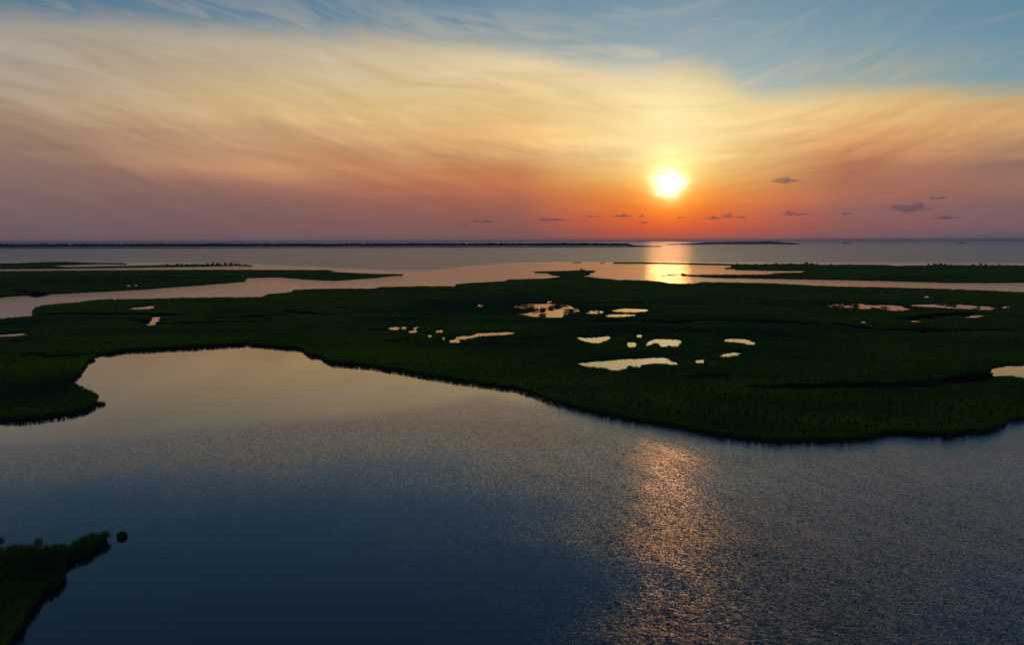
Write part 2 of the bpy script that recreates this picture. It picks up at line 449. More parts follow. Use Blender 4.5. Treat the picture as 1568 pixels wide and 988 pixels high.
# ponds: (points, label)
ponds = [
    ([(882, 556.6), (923, 553.3), (974, 550.8), (1022, 548.5), (1025, 552.8), (1039, 557), (1035, 559.7), (1009, 558), (984, 559), (976, 563), (969, 562), (964, 559.7),
      (959, 563), (941, 566.8), (932, 563), (900, 561.7), (891, 559)], 'largest glowing pond, nearest the bank below the sun'),
    ([(879, 517), (905, 518.4), (928, 515.8), (936, 517.4), (933, 520), (923, 523), (912, 524.7), (905, 523.5), (890, 521)], 'pond left of the two ragged bright pools'),
    ([(960, 526), (974, 526), (973, 530), (962, 530)], 'tiny pool between two bright ponds'),
    ([(988, 527), (997, 522), (1010, 520.6), (1042, 521), (1043, 526.5), (1036, 531), (1025, 528.5), (1012, 531), (1009, 526.5), (999, 526.5), (989, 529.6)], 'ragged bright pool just above the largest pond'),
    ([(1105, 522), (1119, 520), (1142, 520.6), (1158, 525), (1155, 527.4), (1137, 525), (1112, 524.2)], 'thin curved pool right of the sun column'),
    ([(1101, 542.8), (1122, 540.8), (1140, 542), (1122, 544.4), (1104, 544.6)], 'thin straight pool under the curved pool'),
    ([(1066, 552.6), (1078, 552.2), (1078, 554.4), (1067, 554.6)], 'speck of a pool right of the largest pond'),
    ([(784, 471), (795, 467.3), (821, 466.4), (849, 467), (872, 467.8), (878, 472.4), (885, 473), (888, 479.5), (885, 483), (880, 482.7), (876, 479), (867, 484.2), (841, 485.4),
      (813, 483.4), (790, 480.8), (796, 478.8), (817, 477.6), (821, 474.4), (802, 474.2)], 'broad broken pool left of the sun column'),
    ([(895, 476.4), (918, 475.4), (927, 478.6), (912, 480), (897, 479.6)], 'small pool right of the broad broken pool'),
    ([(930, 476.4), (948, 473.4), (969, 472.6), (992, 474), (991, 476.8), (969, 477.4), (948, 477)], 'slim pool at the right end of the central pools'),
    ([(927, 482.2), (971, 481.4), (974, 484), (950, 485.2), (928, 485)], 'slim pool below the right end of the central pools'),
    ([(730, 467.9), (734, 465.6), (744, 464.8), (741, 468.8), (732, 469.4)], 'small pool left of the broad broken pool'),
    ([(595, 501.4), (611, 501.2), (612, 504), (597, 504.2)], 'leftmost of the specks of water in mid marsh'),
    ([(614.5, 501), (623, 500.8), (623, 503.4), (615, 503.6)], 'second of the specks of water in mid marsh'),
    ([(632, 502), (643, 499.4), (643.5, 502), (633, 504)], 'third of the specks of water in mid marsh'),
    ([(625, 507), (639, 506.6), (638, 509), (626, 509.4)], 'speck of water under the third speck'),
    ([(666, 506.2), (678, 505.8), (677, 508), (667, 508)], 'speck of water above the long pale pond'),
    ([(697, 517), (704, 513.4), (724, 514), (731, 511), (755, 510), (787, 509.4), (787, 513.6), (747, 515), (729, 515.6), (712, 519.6)], 'long pale pond left of the bright ponds'),
    ([(688, 521.6), (703, 520.6), (704, 523.8), (690, 524.6)], 'small pool under the left end of the long pale pond'),
    ([(1233, 469.2), (1275, 468), (1283, 465.8), (1321, 465.6), (1327, 468), (1372, 467.4), (1381, 470), (1401, 473), (1377, 475.4), (1344, 474.4), (1321, 473), (1283, 471.4)], 'long ragged pond in the right marsh, left half'),
    ([(1387, 467.4), (1459, 466), (1475, 467.4), (1512, 468.6), (1527, 472), (1510, 474.4), (1474, 472.8), (1438, 471.6), (1398, 470.6)], 'long ragged pond in the right marsh, right half'),
    ([(1394, 489.4), (1431, 489.6), (1432, 493.4), (1399, 493.4)], 'short straight pool under the long ragged pond'),
    ([(1477, 483.6), (1506, 482), (1507, 485.4), (1478, 486.6)], 'short pool right of the short straight pool'),
    ([(1413, 453.6), (1424, 453.4), (1423, 455.4), (1414, 455.4)], 'fleck of water near the right channel'),
    ([(1518, 568.5), (1530, 564), (1568, 561.5), (1640, 559), (1650, 580), (1568, 578), (1556, 575), (1535, 574.4), (1520, 575.4)], 'pond cut by the right edge of the view'),
    ([(1486, 583.4), (1500, 582), (1500, 584), (1487, 585)], 'small puddle left of the pond at the right edge'),
    ([(194, 471.4), (215, 470), (237, 468.4), (236, 472), (228, 473.2), (197, 473)], 'thin pool on the left marsh by the channel'),
    ([(220, 496.4), (232, 491.6), (233, 487), (249, 487), (239, 493.6), (236, 497.6)], 'slanted pool at the end of the dark creek on the left'),
    ([(-40, 513), (15, 512.4), (42, 511.4), (42, 514), (15, 515), (-40, 516)], 'thin pool at the left edge of the view'),
    ([(193, 437), (200, 436.6), (200, 438.6), (194, 438.8)], 'fleck of water on the far left tongue'),
    ([(836, 462), (846, 461.6), (845, 463.6), (837, 463.8)], 'speck of water just above the broad broken pool'),
    ([(976, 513.6), (983, 513.4), (982, 515.4), (977, 515.4)], 'speck of water above the ragged bright pool'),
    ([(655, 513.6), (661, 513.4), (660, 515.4), (656, 515.4)], 'tiny puddle left of the long pale pond'),
    ([(676, 517.6), (682, 517.4), (681, 519.6), (677, 519.6)], 'tiny puddle just left of the end of the long pale pond'),
    ([(1317, 492.4), (1326, 492), (1325, 494), (1318, 494.2)], 'faint pool under the left half of the long ragged pond'),
    ([(1409, 508.6), (1416, 508.4), (1415, 510.4), (1410, 510.4)], 'tiny puddle by the dark creek in the right marsh'),
    ([(1534, 469.6), (1544, 469.2), (1543, 471.4), (1535, 471.6)], 'speck of water right of the long ragged pond'),
    ([(205, 436.6), (212, 436.4), (212, 438.2), (206, 438.4)], 'second fleck of water on the far left tongue'),
]
# dark creeks and ditches without grass: (points, width in metres)
ditches = [
    ([(52, 482), (110, 481), (175, 481.5), (235, 481), (268, 483.5)], 4.0),
    ([(236, 496.5), (300, 495), (350, 492.5), (405, 492)], 2.6), ([(330, 486.5), (370, 485.5), (410, 487)], 2.6),
    ([(210, 490), (222, 492), (226, 494)], 3.0),
    ([(0, 524), (40, 523)], 2.5), ([(55, 542), (75, 546), (110, 544), (150, 542)], 2.0),
    ([(85, 425), (140, 424), (210, 424), (290, 426), (360, 425)], 5.0), ([(30, 446), (60, 450), (55, 453)], 4.0), ([(100, 442), (150, 443)], 4.0),
    ([(440, 476), (470, 480), (495, 481)], 2.6), ([(390, 483.5), (430, 482)], 2.6), ([(520, 471), (540, 472)], 2.0),
    ([(905, 493), (960, 491), (1040, 492.5), (1100, 490), (1160, 492)], 3.0), ([(1030, 496), (1042, 494)], 3.0),
    ([(1150, 490), (1185, 493), (1240, 496)], 4.0), ([(1275, 496), (1300, 499), (1340, 504), (1400, 506), (1440, 508), (1465, 506)], 2.6),
    ([(1392, 489), (1420, 484), (1480, 480), (1510, 481)], 3.4), ([(1405, 501), (1430, 504)], 3.0), ([(1490, 505), (1535, 505.5)], 2.6),
    ([(1160, 594), (1240, 592), (1330, 592), (1400, 590), (1420, 593)], 1.6), ([(1400, 588), (1418, 592)], 3.6),
    ([(1440, 586), (1480, 580), (1505, 574), (1518, 571)], 2.4), ([(1285, 589), (1340, 587)], 1.2),
    ([(700, 528), (760, 526)], 1.2), ([(595, 523), (612, 522)], 1.6), ([(1060, 579), (1100, 576)], 1.4), ([(540, 505), (620, 506)], 1.2),
    ([(885, 463), (930, 464), (1000, 463)], 2.0), ([(1270, 443), (1320, 444)], 4.0), ([(1170, 462), (1215, 462)], 3.0), ([(1120, 464), (1190, 466)], 2.0),
    ([(1350, 425), (1420, 424), (1470, 425)], 8.0), ([(1280, 411), (1330, 410.5)], 8.0), ([(1380, 413), (1450, 412.5)], 8.0), ([(1380, 424), (1450, 424)], 6.0),
    ([(905, 429), (950, 429)], 3.0), ([(780, 446), (800, 446)], 2.6), ([(1125, 440), (1180, 441)], 3.0),
]
ditch_w = [([at(x, y, 0.6) for x, y in pts], 1.7 * w + 2.6) for pts, w in ditches]

# patches of darker blue-green rush and of brighter green grass: (x, y, rx, ry in photo points, strength)
patches = [(680, 470, 70, 14, -1), (600, 495, 60, 10, -.5), (830, 476, 80, 16, -1), (950, 480, 70, 12, -1), (940, 508, 110, 9, -1), (1180, 512, 130, 10, -.8), (1210, 497, 90, 8, -.9),
           (60, 600, 70, 26, -1), (110, 585, 30, 30, -.6), (120, 430, 120, 8, -.8), (1010, 545, 150, 10, -.6), (1440, 575, 120, 14, -.5), (1340, 470, 140, 10, -.5), (1130, 655, 70, 14, -.8),
           (770, 520, 120, 12, -.5), (1380, 520, 150, 12, -.4), (30, 500, 80, 10, -.3), (1300, 600, 120, 7, -.5),
           (560, 545, 120, 12, 1), (700, 560, 130, 14, .9), (850, 585, 100, 14, .8), (1000, 620, 110, 18, .9), (1180, 600, 150, 16, .7), (1350, 650, 150, 12, 1), (1500, 630, 90, 16, .7),
           (1250, 645, 60, 8, .8), (80, 634, 70, 9, 1), (90, 560, 60, 14, .7), (250, 525, 140, 12, .6), (150, 470, 90, 8, .6), (480, 455, 80, 8, .6), (830, 435, 120, 6, .6),
           (1080, 450, 120, 9, .5), (1450, 455, 120, 8, .4), (540, 520, 90, 14, .4), (1430, 545, 140, 12, .6), (90, 868, 90, 40, -1)]
patch_w = []
for x, y, rx, ry, s in patches:
    c = at(x, y, .5); ex = at(x + rx, y, .5); f1 = at(x, y - ry, .5); f2 = at(x, y + ry, .5)
    patch_w.append((c[0], (f1[1] + f2[1]) / 2, ex[0] - c[0], max(4.0, (f1[1] - f2[1]) / 2), s))


def tone_at(x, y):
    t = 0.8 * fbm(x / 38.0, y / 16.0, 3) + 0.45 * fbm(x / 9.0, y / 5.0, 9)
    for cx_, cy_, rx, ry, s in patch_w:
        q = ((x - cx_) / rx) ** 2 + ((y - cy_) / ry) ** 2
        t = t + 0.95 * s * np.exp(-q)
    return t


# ------------------------------------------------------------------ materials
def material(name):
    m = bpy.data.materials.new(name)
    m.use_nodes = True
    m.node_tree.nodes.clear()
    return m, NT(m.node_tree)


def grass_material(name, dark, mid, light, trans=0.45, lift=0.0):
    m, t = material(name)
    a = t.new('ShaderNodeAttribute', attribute_name='tone')
    c = t.ramp(t.rng(a.outputs['Fac'], -1.1, 1.1, typ='LINEAR'), [(0.05, dark), (0.45, mid), (0.95, light)])
    gp = t.new('ShaderNodeNewGeometry')   # patches of dead tan stems among the green
    tan_ = t.noise(t.mapping(gp.outputs['Position'], (0.5, 1.0, 0.2)), 0.05, 4.0, 0.6)
    c = t.mix(t.rng(tan_, 0.5, 0.72, 0.0, 0.6), c, (0.150, 0.150, 0.060))
    d = t.new('ShaderNodeBsdfDiffuse')
    tr = t.new('ShaderNodeBsdfTranslucent')
    t.put(d.inputs[0], c)
    t.put(tr.inputs[0], c)
    if lift:   # blades scatter light like a soft upright sward rather than like flat cards
        gn = t.new('ShaderNodeNewGeometry')
        up_ = t.vm('NORMALIZE', t.vm('ADD', t.vm('SCALE', gn.outputs['Normal'], scale=1.0 - lift), (0, 0, lift)))
        t.l.new(up_, d.inputs['Normal'])
    mx = t.new('ShaderNodeMixShader')
    mx.inputs[0].default_value = trans
    t.l.new(d.outputs[0], mx.inputs[1]); t.l.new(tr.outputs[0], mx.inputs[2])
    o = t.new('ShaderNodeOutputMaterial')
    t.l.new(mx.outputs[0], o.inputs['Surface'])
    return m


M_grass = grass_material('marsh_grass', (0.036, 0.095, 0.045), (0.115, 0.205, 0.025), (0.205, 0.295, 0.018), 0.4, 0.65)
M_shrub = grass_material('shrub_leaves', (0.014, 0.030, 0.012), (0.022, 0.045, 0.012), (0.035, 0.07, 0.014), 0.25)

M_mud, t = material('marsh_mud')
gm = t.new('ShaderNodeNewGeometry')
n1 = t.noise(gm.outputs['Position'], 0.35, 4.0)
b = t.new('ShaderNodeBsdfDiffuse')
t.put(b.inputs[0], t.ramp(n1, [(0.3, (0.018, 0.030, 0.012)), (0.7, (0.030, 0.055, 0.012))]))
o_ = t.new('ShaderNodeOutputMaterial'); t.l.new(b.outputs[0], o_.inputs['Surface'])


M_creek, t = material('creek_mud')
gm = t.new('ShaderNodeNewGeometry')
b = t.new('ShaderNodeBsdfDiffuse')
t.put(b.inputs[0], t.ramp(t.noise(gm.outputs['Position'], 0.6, 4.0), [(0.3, (0.005, 0.006, 0.005)), (0.7, (0.010, 0.013, 0.007))]))
o_ = t.new('ShaderNodeOutputMaterial'); t.l.new(b.outputs[0], o_.inputs['Surface'])


def water_material(name, pond=False):
    m, t = material(name)
    gm = t.new('ShaderNodeNewGeometry')
    pos = gm.outputs['Position']
    # slopes of the ripples: capillary chop, small wind waves and faint long swell trains
    n1 = t.noise(t.along(pos, 1.4, -14), 13.0, 1.0, 0.5, color=True)
    n2 = t.noise(t.along(pos, 2.4, -20, (13, 7, 2)), 5.0, 2.0, 0.5, color=True)
    n3 = t.noise(t.along(pos, 5.0, -70, (3, 17, 5)), 0.6, 2.0, 0.5, color=True)
    h_ = (0.5, 0.5, 0.5)
    coarse, train = 0.0, 0.03
    if not pond:
        a = t.new('ShaderNodeAttribute', attribute_name='ripple')
        coarse = t.rng(a.outputs['Fac'], 0.5, 2.2, 0.14, 0.85, 'LINEAR')
        train = t.rng(a.outputs['Fac'], 0.55, 1.3, 0.05, 0.15)
    sl = t.vm('ADD', t.vm('SUBTRACT', n1, h_),
              t.vm('ADD', t.vm('SCALE', t.vm('SUBTRACT', n2, h_), scale=coarse), t.vm('SCALE', t.vm('SUBTRACT', n3, h_), scale=train)))
    if pond:
        amp = 0.012
        rough = 0.03
    else:
        gust = t.noise(t.mapping(pos, (0.35, 1.0, 1.0), (0, 0, math.radians(-12))), 0.045, 3.0, 0.55)
        far_gust = t.noise(t.mapping(pos, (0.22, 1.0, 1.0), (0, 0, math.radians(4))), 0.011, 4.0, 0.6)
        amp = t.m('MULTIPLY', t.m('MULTIPLY', a.outputs['Fac'], t.rng(gust, 0.3, 0.7, 0.72, 1.25)), t.m('MULTIPLY', t.rng(far_gust, 0.3, 0.7, 0.7, 1.3), RIPPLE))
        rough = t.rng(a.outputs['Fac'], 0.1, 2.4, 0.03, 0.28)
    slope = t.vm('SCALE', sl, scale=amp)
    sp = t.new('ShaderNodeSeparateXYZ'); t.l.new(slope, sp.inputs[0])
    nrm = t.vm('NORMALIZE', t.comb(t.m('MULTIPLY', sp.outputs[0], 0.85), t.m('MULTIPLY', sp.outputs[1], 1.3), 1.0))
    b = t.new('ShaderNodeBsdfPrincipled')
    b.inputs['Base Color'].default_value = (0.001, 0.012, 0.028, 1)
    t.put(b.inputs['Roughness'], rough)
    b.inputs['IOR'].default_value = 1.48
    t.l.new(nrm, b.inputs['Normal'])
    if pond:   # sunset gold put into the reflection tint, with the mirroring strengthened
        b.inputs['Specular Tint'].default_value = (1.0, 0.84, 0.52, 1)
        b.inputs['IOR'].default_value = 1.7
    o = t.new('ShaderNodeOutputMaterial')
    t.l.new(b.outputs[0], o.inputs['Surface'])
    return m


RIPPLE = 0.5
M_water = water_material('bay_water')
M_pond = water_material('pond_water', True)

# ------------------------------------------------------------------ water sheet, with a per-point ripple height
xs = np.unique(np.concatenate([np.arange(-240, 241, 2.0), np.arange(-1200, 1201, 12.0), np.array([s * v for s in (-1, 1) for v in (1600, 2200, 3200, 5000, 8000, 13000, 20000, 30000)])]))
ys = np.unique(np.concatenate([np.arange(0, 270, 2.0), np.arange(270, 1500, 8.0), np.array([1600, 1800, 2100, 2600, 3300, 4400, 6000, 9000, 14000, 21000]), np.array([-40, -100, -300, -1000, -4000])]))
gx, gy = np.meshgrid(xs, ys)
gx = gx.ravel(); gy = gy.ravel()
ctrl = [(100, 930, .10), (400, 960, .10), (650, 920, .12), (760, 960, .15), (400, 800, .14), (650, 800, .2), (100, 770, .2), (100, 715, .5), (400, 690, .62), (620, 720, .32), (650, 665, .66), (850, 690, .95), (780, 790, .45), (830, 870, .2),
        (880, 920, .4), (930, 820, 1.2), (1010, 700, 1.4), (1000, 960, 3.0), (1250, 960, 2.1), (1450, 960, 1.2), (1300, 800, 1.1), (1500, 720, 1.0), (1020, 830, 2.0), (1200, 700, 1.0), (1500, 860, 1.05)]
num = np.zeros(gx.shape); dn = np.zeros(gx.shape)
for x, y, v in ctrl:
    c = at(x, y)
    w = 1.0 / ((gx - c[0]) ** 2 + (gy - c[1]) ** 2 + 30.0) ** 1.5
    num += w * v; dn += w
rip = num / dn
# the calm cove in the lee of the bank
cove_line = [(-200, 700), (0, 689), (38, 693), (153, 679), (219, 674), (280, 663), (400, 651), (543, 640), (620, 629), (683, 617), (742, 607), (790, 615), (851, 626)]
cove = P(cove_line, 0) + P([(851, 560), (400, 500), (-200, 520)], 0)
cd_ = seg_dist(P(cove_line, 0), gx, gy)
ins = inside(cove, gx, gy)
sd = np.where(ins, cd_, -cd_)
k = np.clip((sd + 3.5) / 9.0, 0, 1)
rip = rip * (1 - k) + 0.06 * k
# channels behind the near marsh are calm, the open bay is choppy
ch = gy > 265
rip[ch] = 0.72
bay_line = [(-900, 404), (-300, 402), (0, 402.5), (190, 403.5), (300, 404), (390, 406.5), (450, 410), (520, 413), (600, 417.5), (660, 418), (720, 410), (800, 404), (940, 402.5), (1100, 404), (1568, 405), (2200, 407)]
bay = P(bay_line, 0)
by = np.interp(gx / np.maximum(gy, 1.0), [p[0] / p[1] for p in bay], [p[1] for p in bay])
kk = np.clip((gy - by) / 130.0 + 0.25, 0, 1)
rip = np.where(ch, rip * (1 - kk) + 2.2 * kk, rip)
nx, ny = len(xs), len(ys)
ii, jj = np.meshgrid(np.arange(nx - 1), np.arange(ny - 1))
q = (jj * nx + ii).ravel()
quads = np.stack([q, q + 1, q + nx + 1, q + nx], 1)
wm = tri_mesh('water', np.stack([gx, gy, np.zeros_like(gx)], 1), quads, 4)
attr(wm, 'ripple', rip)
water = tag(link('water', wm, M_water), 'rippled bay and cove water mirroring the sunset', 'water', kind='structure')


# ------------------------------------------------------------------ marsh ground and grass
def blades(px, py, pz, w, h, nb, spread, lean, tone, seed):
    """bent blades standing round each tuft: two triangles a blade"""
    r = np.random.default_rng(seed)
    n = len(px)
    X = np.repeat(px, nb); Y = np.repeat(py, nb); Z = np.repeat(pz, nb)
    Wd = np.repeat(w, nb) * r.uniform(.6, 1.3, n * nb); H = np.repeat(h, nb) * r.uniform(.62, 1.12, n * nb)
    a = r.uniform(0, 2 * np.pi, n * nb); rad = np.repeat(spread, nb) * np.sqrt(r.uniform(0, 1, n * nb))
    X = X + np.cos(a) * rad; Y = Y + np.sin(a) * rad
    th = r.uniform(0, 2 * np.pi, n * nb)
    ux, uy = np.cos(th) * Wd / 2, np.sin(th) * Wd / 2
    la = r.uniform(0, 2 * np.pi, n * nb); ll = lean * H * r.uniform(.1, 1, n * nb)
    tx, ty = np.cos(la) * ll, np.sin(la) * ll
    v = np.empty((n * nb, 5, 3), np.float32)
    v[:, 0] = np.stack([X - ux, Y - uy, Z - .1], 1)
    v[:, 1] = np.stack([X + ux, Y + uy, Z - .1], 1)
    v[:, 2] = np.stack([X + ux * .8 + tx * .35, Y + uy * .8 + ty * .35, Z + H * .6], 1)
    v[:, 3] = np.stack([X - ux * .8 + tx * .35, Y - uy * .8 + ty * .35, Z + H * .6], 1)
    v[:, 4] = np.stack([X + tx, Y + ty, Z + H], 1)
    base = (np.arange(n * nb) * 5)[:, None]
    f = np.concatenate([base + np.array([0, 1, 2]), base + np.array([0, 2, 3]), base + np.array([3, 2, 4])], 0)
    tn = np.repeat(np.repeat(tone, nb) + r.normal(0, .10, n * nb), 5)
    return v.reshape(-1, 3), f, tn


def ground_z(x, y):
    return 0.52 + 0.10 * fbm(x / 14.0, y / 14.0, 21, 3)


PZ = 0.26
pond_w = []
for pts, label in ponds:
    ysv = [p[1] for p in pts]
    mid = (max(ysv) + min(ysv)) / 2
    span = max(1.0, (max(ysv) - min(ysv)) / 2)
    poly = []
    for x, y in pts:
        kz = min(1, max(-1, (y - mid) / span))
        y = mid + (y - mid) * 1.05
        poly.append(at(x, y, PZ + (0.55 * kz if kz > 0 else 0.42 * kz)))
    for _ in range(2 if len(pts) < 7 else 1):   # round the corners
        A_ = np.array(poly); B_ = np.roll(A_, -1, 0)
        poly = [tuple(p) for p in np.stack([A_ * .75 + B_ * .25, A_ * .25 + B_ * .75], 1).reshape(-1, 2)]
    pond_w.append((poly, label))

total_tris = 0
for si, I in enumerate(isl):
    poly = I['poly']
    near = I['name'] == 'E'
    amp = {'A': 0.55, 'B': 1.6, 'C': 1.5, 'D': 1.6, 'E': 0.25}[I['name']]
    step = {'A': 1.3, 'B': 1.6, 'C': 2.0, 'D': 2.0, 'E': 0.4}[I['name']]
    outline = roughen(poly, step, amp, 30 + si)
    holes = []
    px_ = np.array([p[0] for p in outline]); py_ = np.array([p[1] for p in outline])
    for pi, (pp, lab) in enumerate(pond_w):
        c = np.mean(np.array(pp), 0)
        if inside(poly, np.array([c[0]]), np.array([c[1]]))[0]:
            hole = roughen(pp, 0.9, 0.5 if c[1] < 270 else 1.1, 200 + pi)
            holes.append(hole)
            # pond water sheet, a little larger than its basin so that the shore slopes into it
            hv = np.array(hole)
            cen = hv.mean(0)
            vv = [Vector(p) for p in hv]
            ed = [(i, (i + 1) % len(vv)) for i in range(len(vv))]
            res = delaunay_2d_cdt(vv, ed, [], 1, 1e-4)
            pv = np.array([(p.x, p.y, PZ) for p in res[0]])
            outw = pv[:, :2] - cen
            pv[:, :2] += outw / (np.linalg.norm(outw, axis=1, keepdims=True) + 1e-6) * 0.25
            me = tri_mesh('pond', pv, np.array([tuple(f) for f in res[2]]))
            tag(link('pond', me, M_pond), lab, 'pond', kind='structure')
    # interior points
    xmin, xmax, ymin, ymax = px_.min(), px_.max(), py_.min(), py_.max()
    sp = {'A': 5.0, 'B': 9.0, 'C': 14.0, 'D': 14.0, 'E': 1.0}[I['name']]
    qx, qy = np.meshgrid(np.arange(xmin, xmax, sp), np.arange(ymin, ymax, sp))
    qx = qx.ravel() + rng.uniform(-.35, .35, qx.size) * sp; qy = qy.ravel() + rng.uniform(-.35, .35, qy.size) * sp
    ok = inside(outline, qx, qy)
    for h in holes:
        ok &= ~inside(h, qx, qy)
    qx, qy = qx[ok], qy[ok]
    # a steep little bank: a second line of points just inside every edge
    for ring in [outline] + holes:
        R = np.array(ring); T_ = np.roll(R, -1, 0) - np.roll(R, 1, 0)
        N_ = np.column_stack([-T_[:, 1], T_[:, 0]]) / (np.hypot(*T_.T)[:, None] + 1e-9)
        w_ = 0.45 if near else 0.7
        for sgn in (-1, 1):
            bx_ = R + N_ * w_ * sgn
            okb = inside(outline, bx_[:, 0], bx_[:, 1])
            for h in holes:
                okb &= ~inside(h, bx_[:, 0], bx_[:, 1])
            qx = np.concatenate([qx, bx_[okb, 0]]); qy = np.concatenate([qy, bx_[okb, 1]])
    vv = [Vector(p) for p in outline]; ed = [(i, (i + 1) % len(outline)) for i in range(len(outline))]
    for h in holes:
        o0 = len(vv)
        vv += [Vector(p) for p in h]
        ed += [(o0 + i, o0 + (i + 1) % len(h)) for i in range(len(h))]
    nbound = len(vv)
    nout = len(outline)
    vv += [Vector((float(a), float(c))) for a, c in zip(qx, qy)]
    res = delaunay_2d_cdt(vv, ed, [], 0, 1e-4)
    V = np.array([(p.x, p.y) for p in res[0]])
    Fc = np.array([tuple(f) for f in res[2]])
    orig = res[3]
    cen = V[Fc].mean(1)
    keep = inside(outline, cen[:, 0], cen[:, 1])
    for h in holes:
        keep &= ~inside(h, cen[:, 0], cen[:, 1])
    Fc = Fc[keep]
    zz = ground_z(V[:, 0], V[:, 1])
    for vi, ol in enumerate(orig):
        if any(o < nout for o in ol):
            zz[vi] = -0.12
        elif any(o < nbound for o in ol):
            zz[vi] = PZ - 0.06
        elif not ol:
            zz[vi] = -0.05
    used = np.unique(Fc)
    remap = np.full(len(V), -1); remap[used] = np.arange(len(used))
    me = tri_mesh('marsh', np.column_stack([V, zz])[used], remap[Fc], smooth=True)
    land = tag(link('marsh', me, M_mud), I['label'], 'marsh', kind='structure')

    # grass: tufts sprinkled over the triangles
    tri = V[Fc]
    e1 = tri[:, 1] - tri[:, 0]; e2 = tri[:, 2] - tri[:, 0]
    area = np.abs(e1[:, 0] * e2[:, 1] - e1[:, 1] * e2[:, 0]) / 2
    c = tri.mean(1)
    dist = np.hypot(c[:, 0], c[:, 1])
    frame = np.abs(c[:, 0] / np.maximum(c[:, 1], 1)) < 0.80
    dens = np.where(dist < 120, 20.0, np.interp(dist, [140, 220, 320, 450, 700, 1100], [3.3, 2.4, 1.2, 0.55, 0.25, 0.11]))
    dens = np.where(frame, dens, dens * 0.15)
    cnt = rng.poisson(area * dens)
    ti = np.repeat(np.arange(len(tri)), cnt)
    r1 = np.sqrt(rng.uniform(0, 1, len(ti))); r2 = rng.uniform(0, 1, len(ti))
    pt = tri[ti, 0] * (1 - r1)[:, None] + tri[ti, 1] * (r1 * (1 - r2))[:, None] + tri[ti, 2] * (r1 * r2)[:, None]
    # a denser, taller fringe on the banks
    ex_, ey_ = [], []
    for ring, gain in [(outline, 1.0)] + [(h, .6) for h in holes]:
        R = np.array(ring); R2 = np.roll(R, -1, 0)
        L = np.hypot(*(R2 - R).T)
        dd = np.hypot(R[:, 0], R[:, 1])
        n_ = rng.poisson(L * gain * np.interp(dd, [60, 120, 200, 400, 900], [24, 20, 13, 4, 1.2]))
        k_ = np.repeat(np.arange(len(R)), n_)
        u = rng.uniform(0, 1, len(k_))[:, None]
        q_ = R[k_] * (1 - u) + R2[k_] * u + rng.normal(0, .5 if not near else .25, (len(k_), 2))
        ex_.append(q_)
    fr = np.concatenate(ex_)
    okf = inside(outline, fr[:, 0], fr[:, 1])
    for h in holes:
        okf &= ~inside(h, fr[:, 0], fr[:, 1])
    fr = fr[okf]
    # rushes standing in the shallow broken pools
    extra = [fr]
    if I['name'] == 'A':
        for (pp, lab) in pond_w:
            if 'broken' in lab or 'ragged pond' in lab:
                H_ = np.array(pp)
                n_ = int(1.3 * (np.ptp(H_[:, 0]) * np.ptp(H_[:, 1])) * 2.2)
                q_ = np.column_stack([rng.uniform(H_[:, 0].min(), H_[:, 0].max(), n_), rng.uniform(H_[:, 1].min(), H_[:, 1].max(), n_)])
                kq = fbm(q_[:, 0] / 4.0, q_[:, 1] / 8.0, 77, 3) > (.38 if 'half' in lab else .33)
                extra.append(q_[kq & inside(pp, q_[:, 0], q_[:, 1])])
    fr = np.concatenate(extra)
    isr = np.concatenate([np.zeros(len(pt) + len(extra[0]), bool), np.ones(len(fr) - len(extra[0]), bool)])
    isf = np.concatenate([np.zeros(len(pt), bool), np.ones(len(fr), bool)])
    pt = np.concatenate([pt, fr])
    x, y = pt[:, 0], pt[:, 1]
    ok = np.ones(len(x), bool)
    for ln, wdt in ditch_w:
        bx = [p[0] for p in ln]; by_ = [p[1] for p in ln]
        box = (x > min(bx) - 8) & (x < max(bx) + 8) & (y > min(by_) - 8) & (y < max(by_) + 8)
        if box.any():
            idx = np.nonzero(box)[0]
            dd = seg_dist(ln, x[idx], y[idx])
            wv = wdt / 2 * (1 + .5 * vnoise(x[idx] / 4, y[idx] / 4, 5))
            ok[idx[dd < wv]] = False
    x, y, isf, isr = x[ok], y[ok], isf[ok], isr[ok]
    dist = np.hypot(x, y)
    tone = tone_at(x, y)
    hgt = 0.62 + 0.12 * fbm(x / 6.0, y / 6.0, 41, 3) + 0.10 * np.clip(tone, -1, 1) + np.where(isf, .08, 0)
    pd = np.full(len(x), 99.0)
    for h in holes:
        H_ = np.array(h)
        m_ = (x > H_[:, 0].min() - 10) & (x < H_[:, 0].max() + 10) & (y > H_[:, 1].min() - 12) & (y < H_[:, 1].max() + 6)
        if m_.any():
            idx = np.nonzero(m_)[0]
            pd[idx] = np.minimum(pd[idx], seg_dist(h[::2], x[idx], y[idx], True))
    bare = (pd < 0.7 + 0.8 * vnoise(x / 3, y / 3, 8)) & (pd > 0.0) & ~isr
    hgt = hgt * np.clip(0.55 + pd / 14.0, 0.55, 1.0)
    wd = np.interp(dist, [60, 110, 160, 300, 600, 1100], [.026, .045, .085, .17, .4, .75])
    sprd = np.interp(dist, [60, 160, 300, 1100], [.16, .4, .6, 1.4])
    gz = np.minimum(ground_z(x, y), PZ - 0.06 + 0.4 * pd)
    nbl = 6 if near else 4
    kp = ~bare
    x, y, wd, hgt, sprd, tone, gz = [q_[kp] for q_ in (x, y, wd, hgt, sprd, tone, gz)]
    v, f, tn = blades(x, y, gz, wd, hgt, nbl, sprd, 0.42, tone, 50 + si)
    me = tri_mesh('marsh_grass', v, f)
    attr(me, 'tone', tn)
    total_tris += len(f)
    tag(link('marsh_grass', me, M_grass), 'cordgrass covering the ' + I['label'].split(',')[0], 'grass', kind='stuff')
print('grass triangles', total_tris)

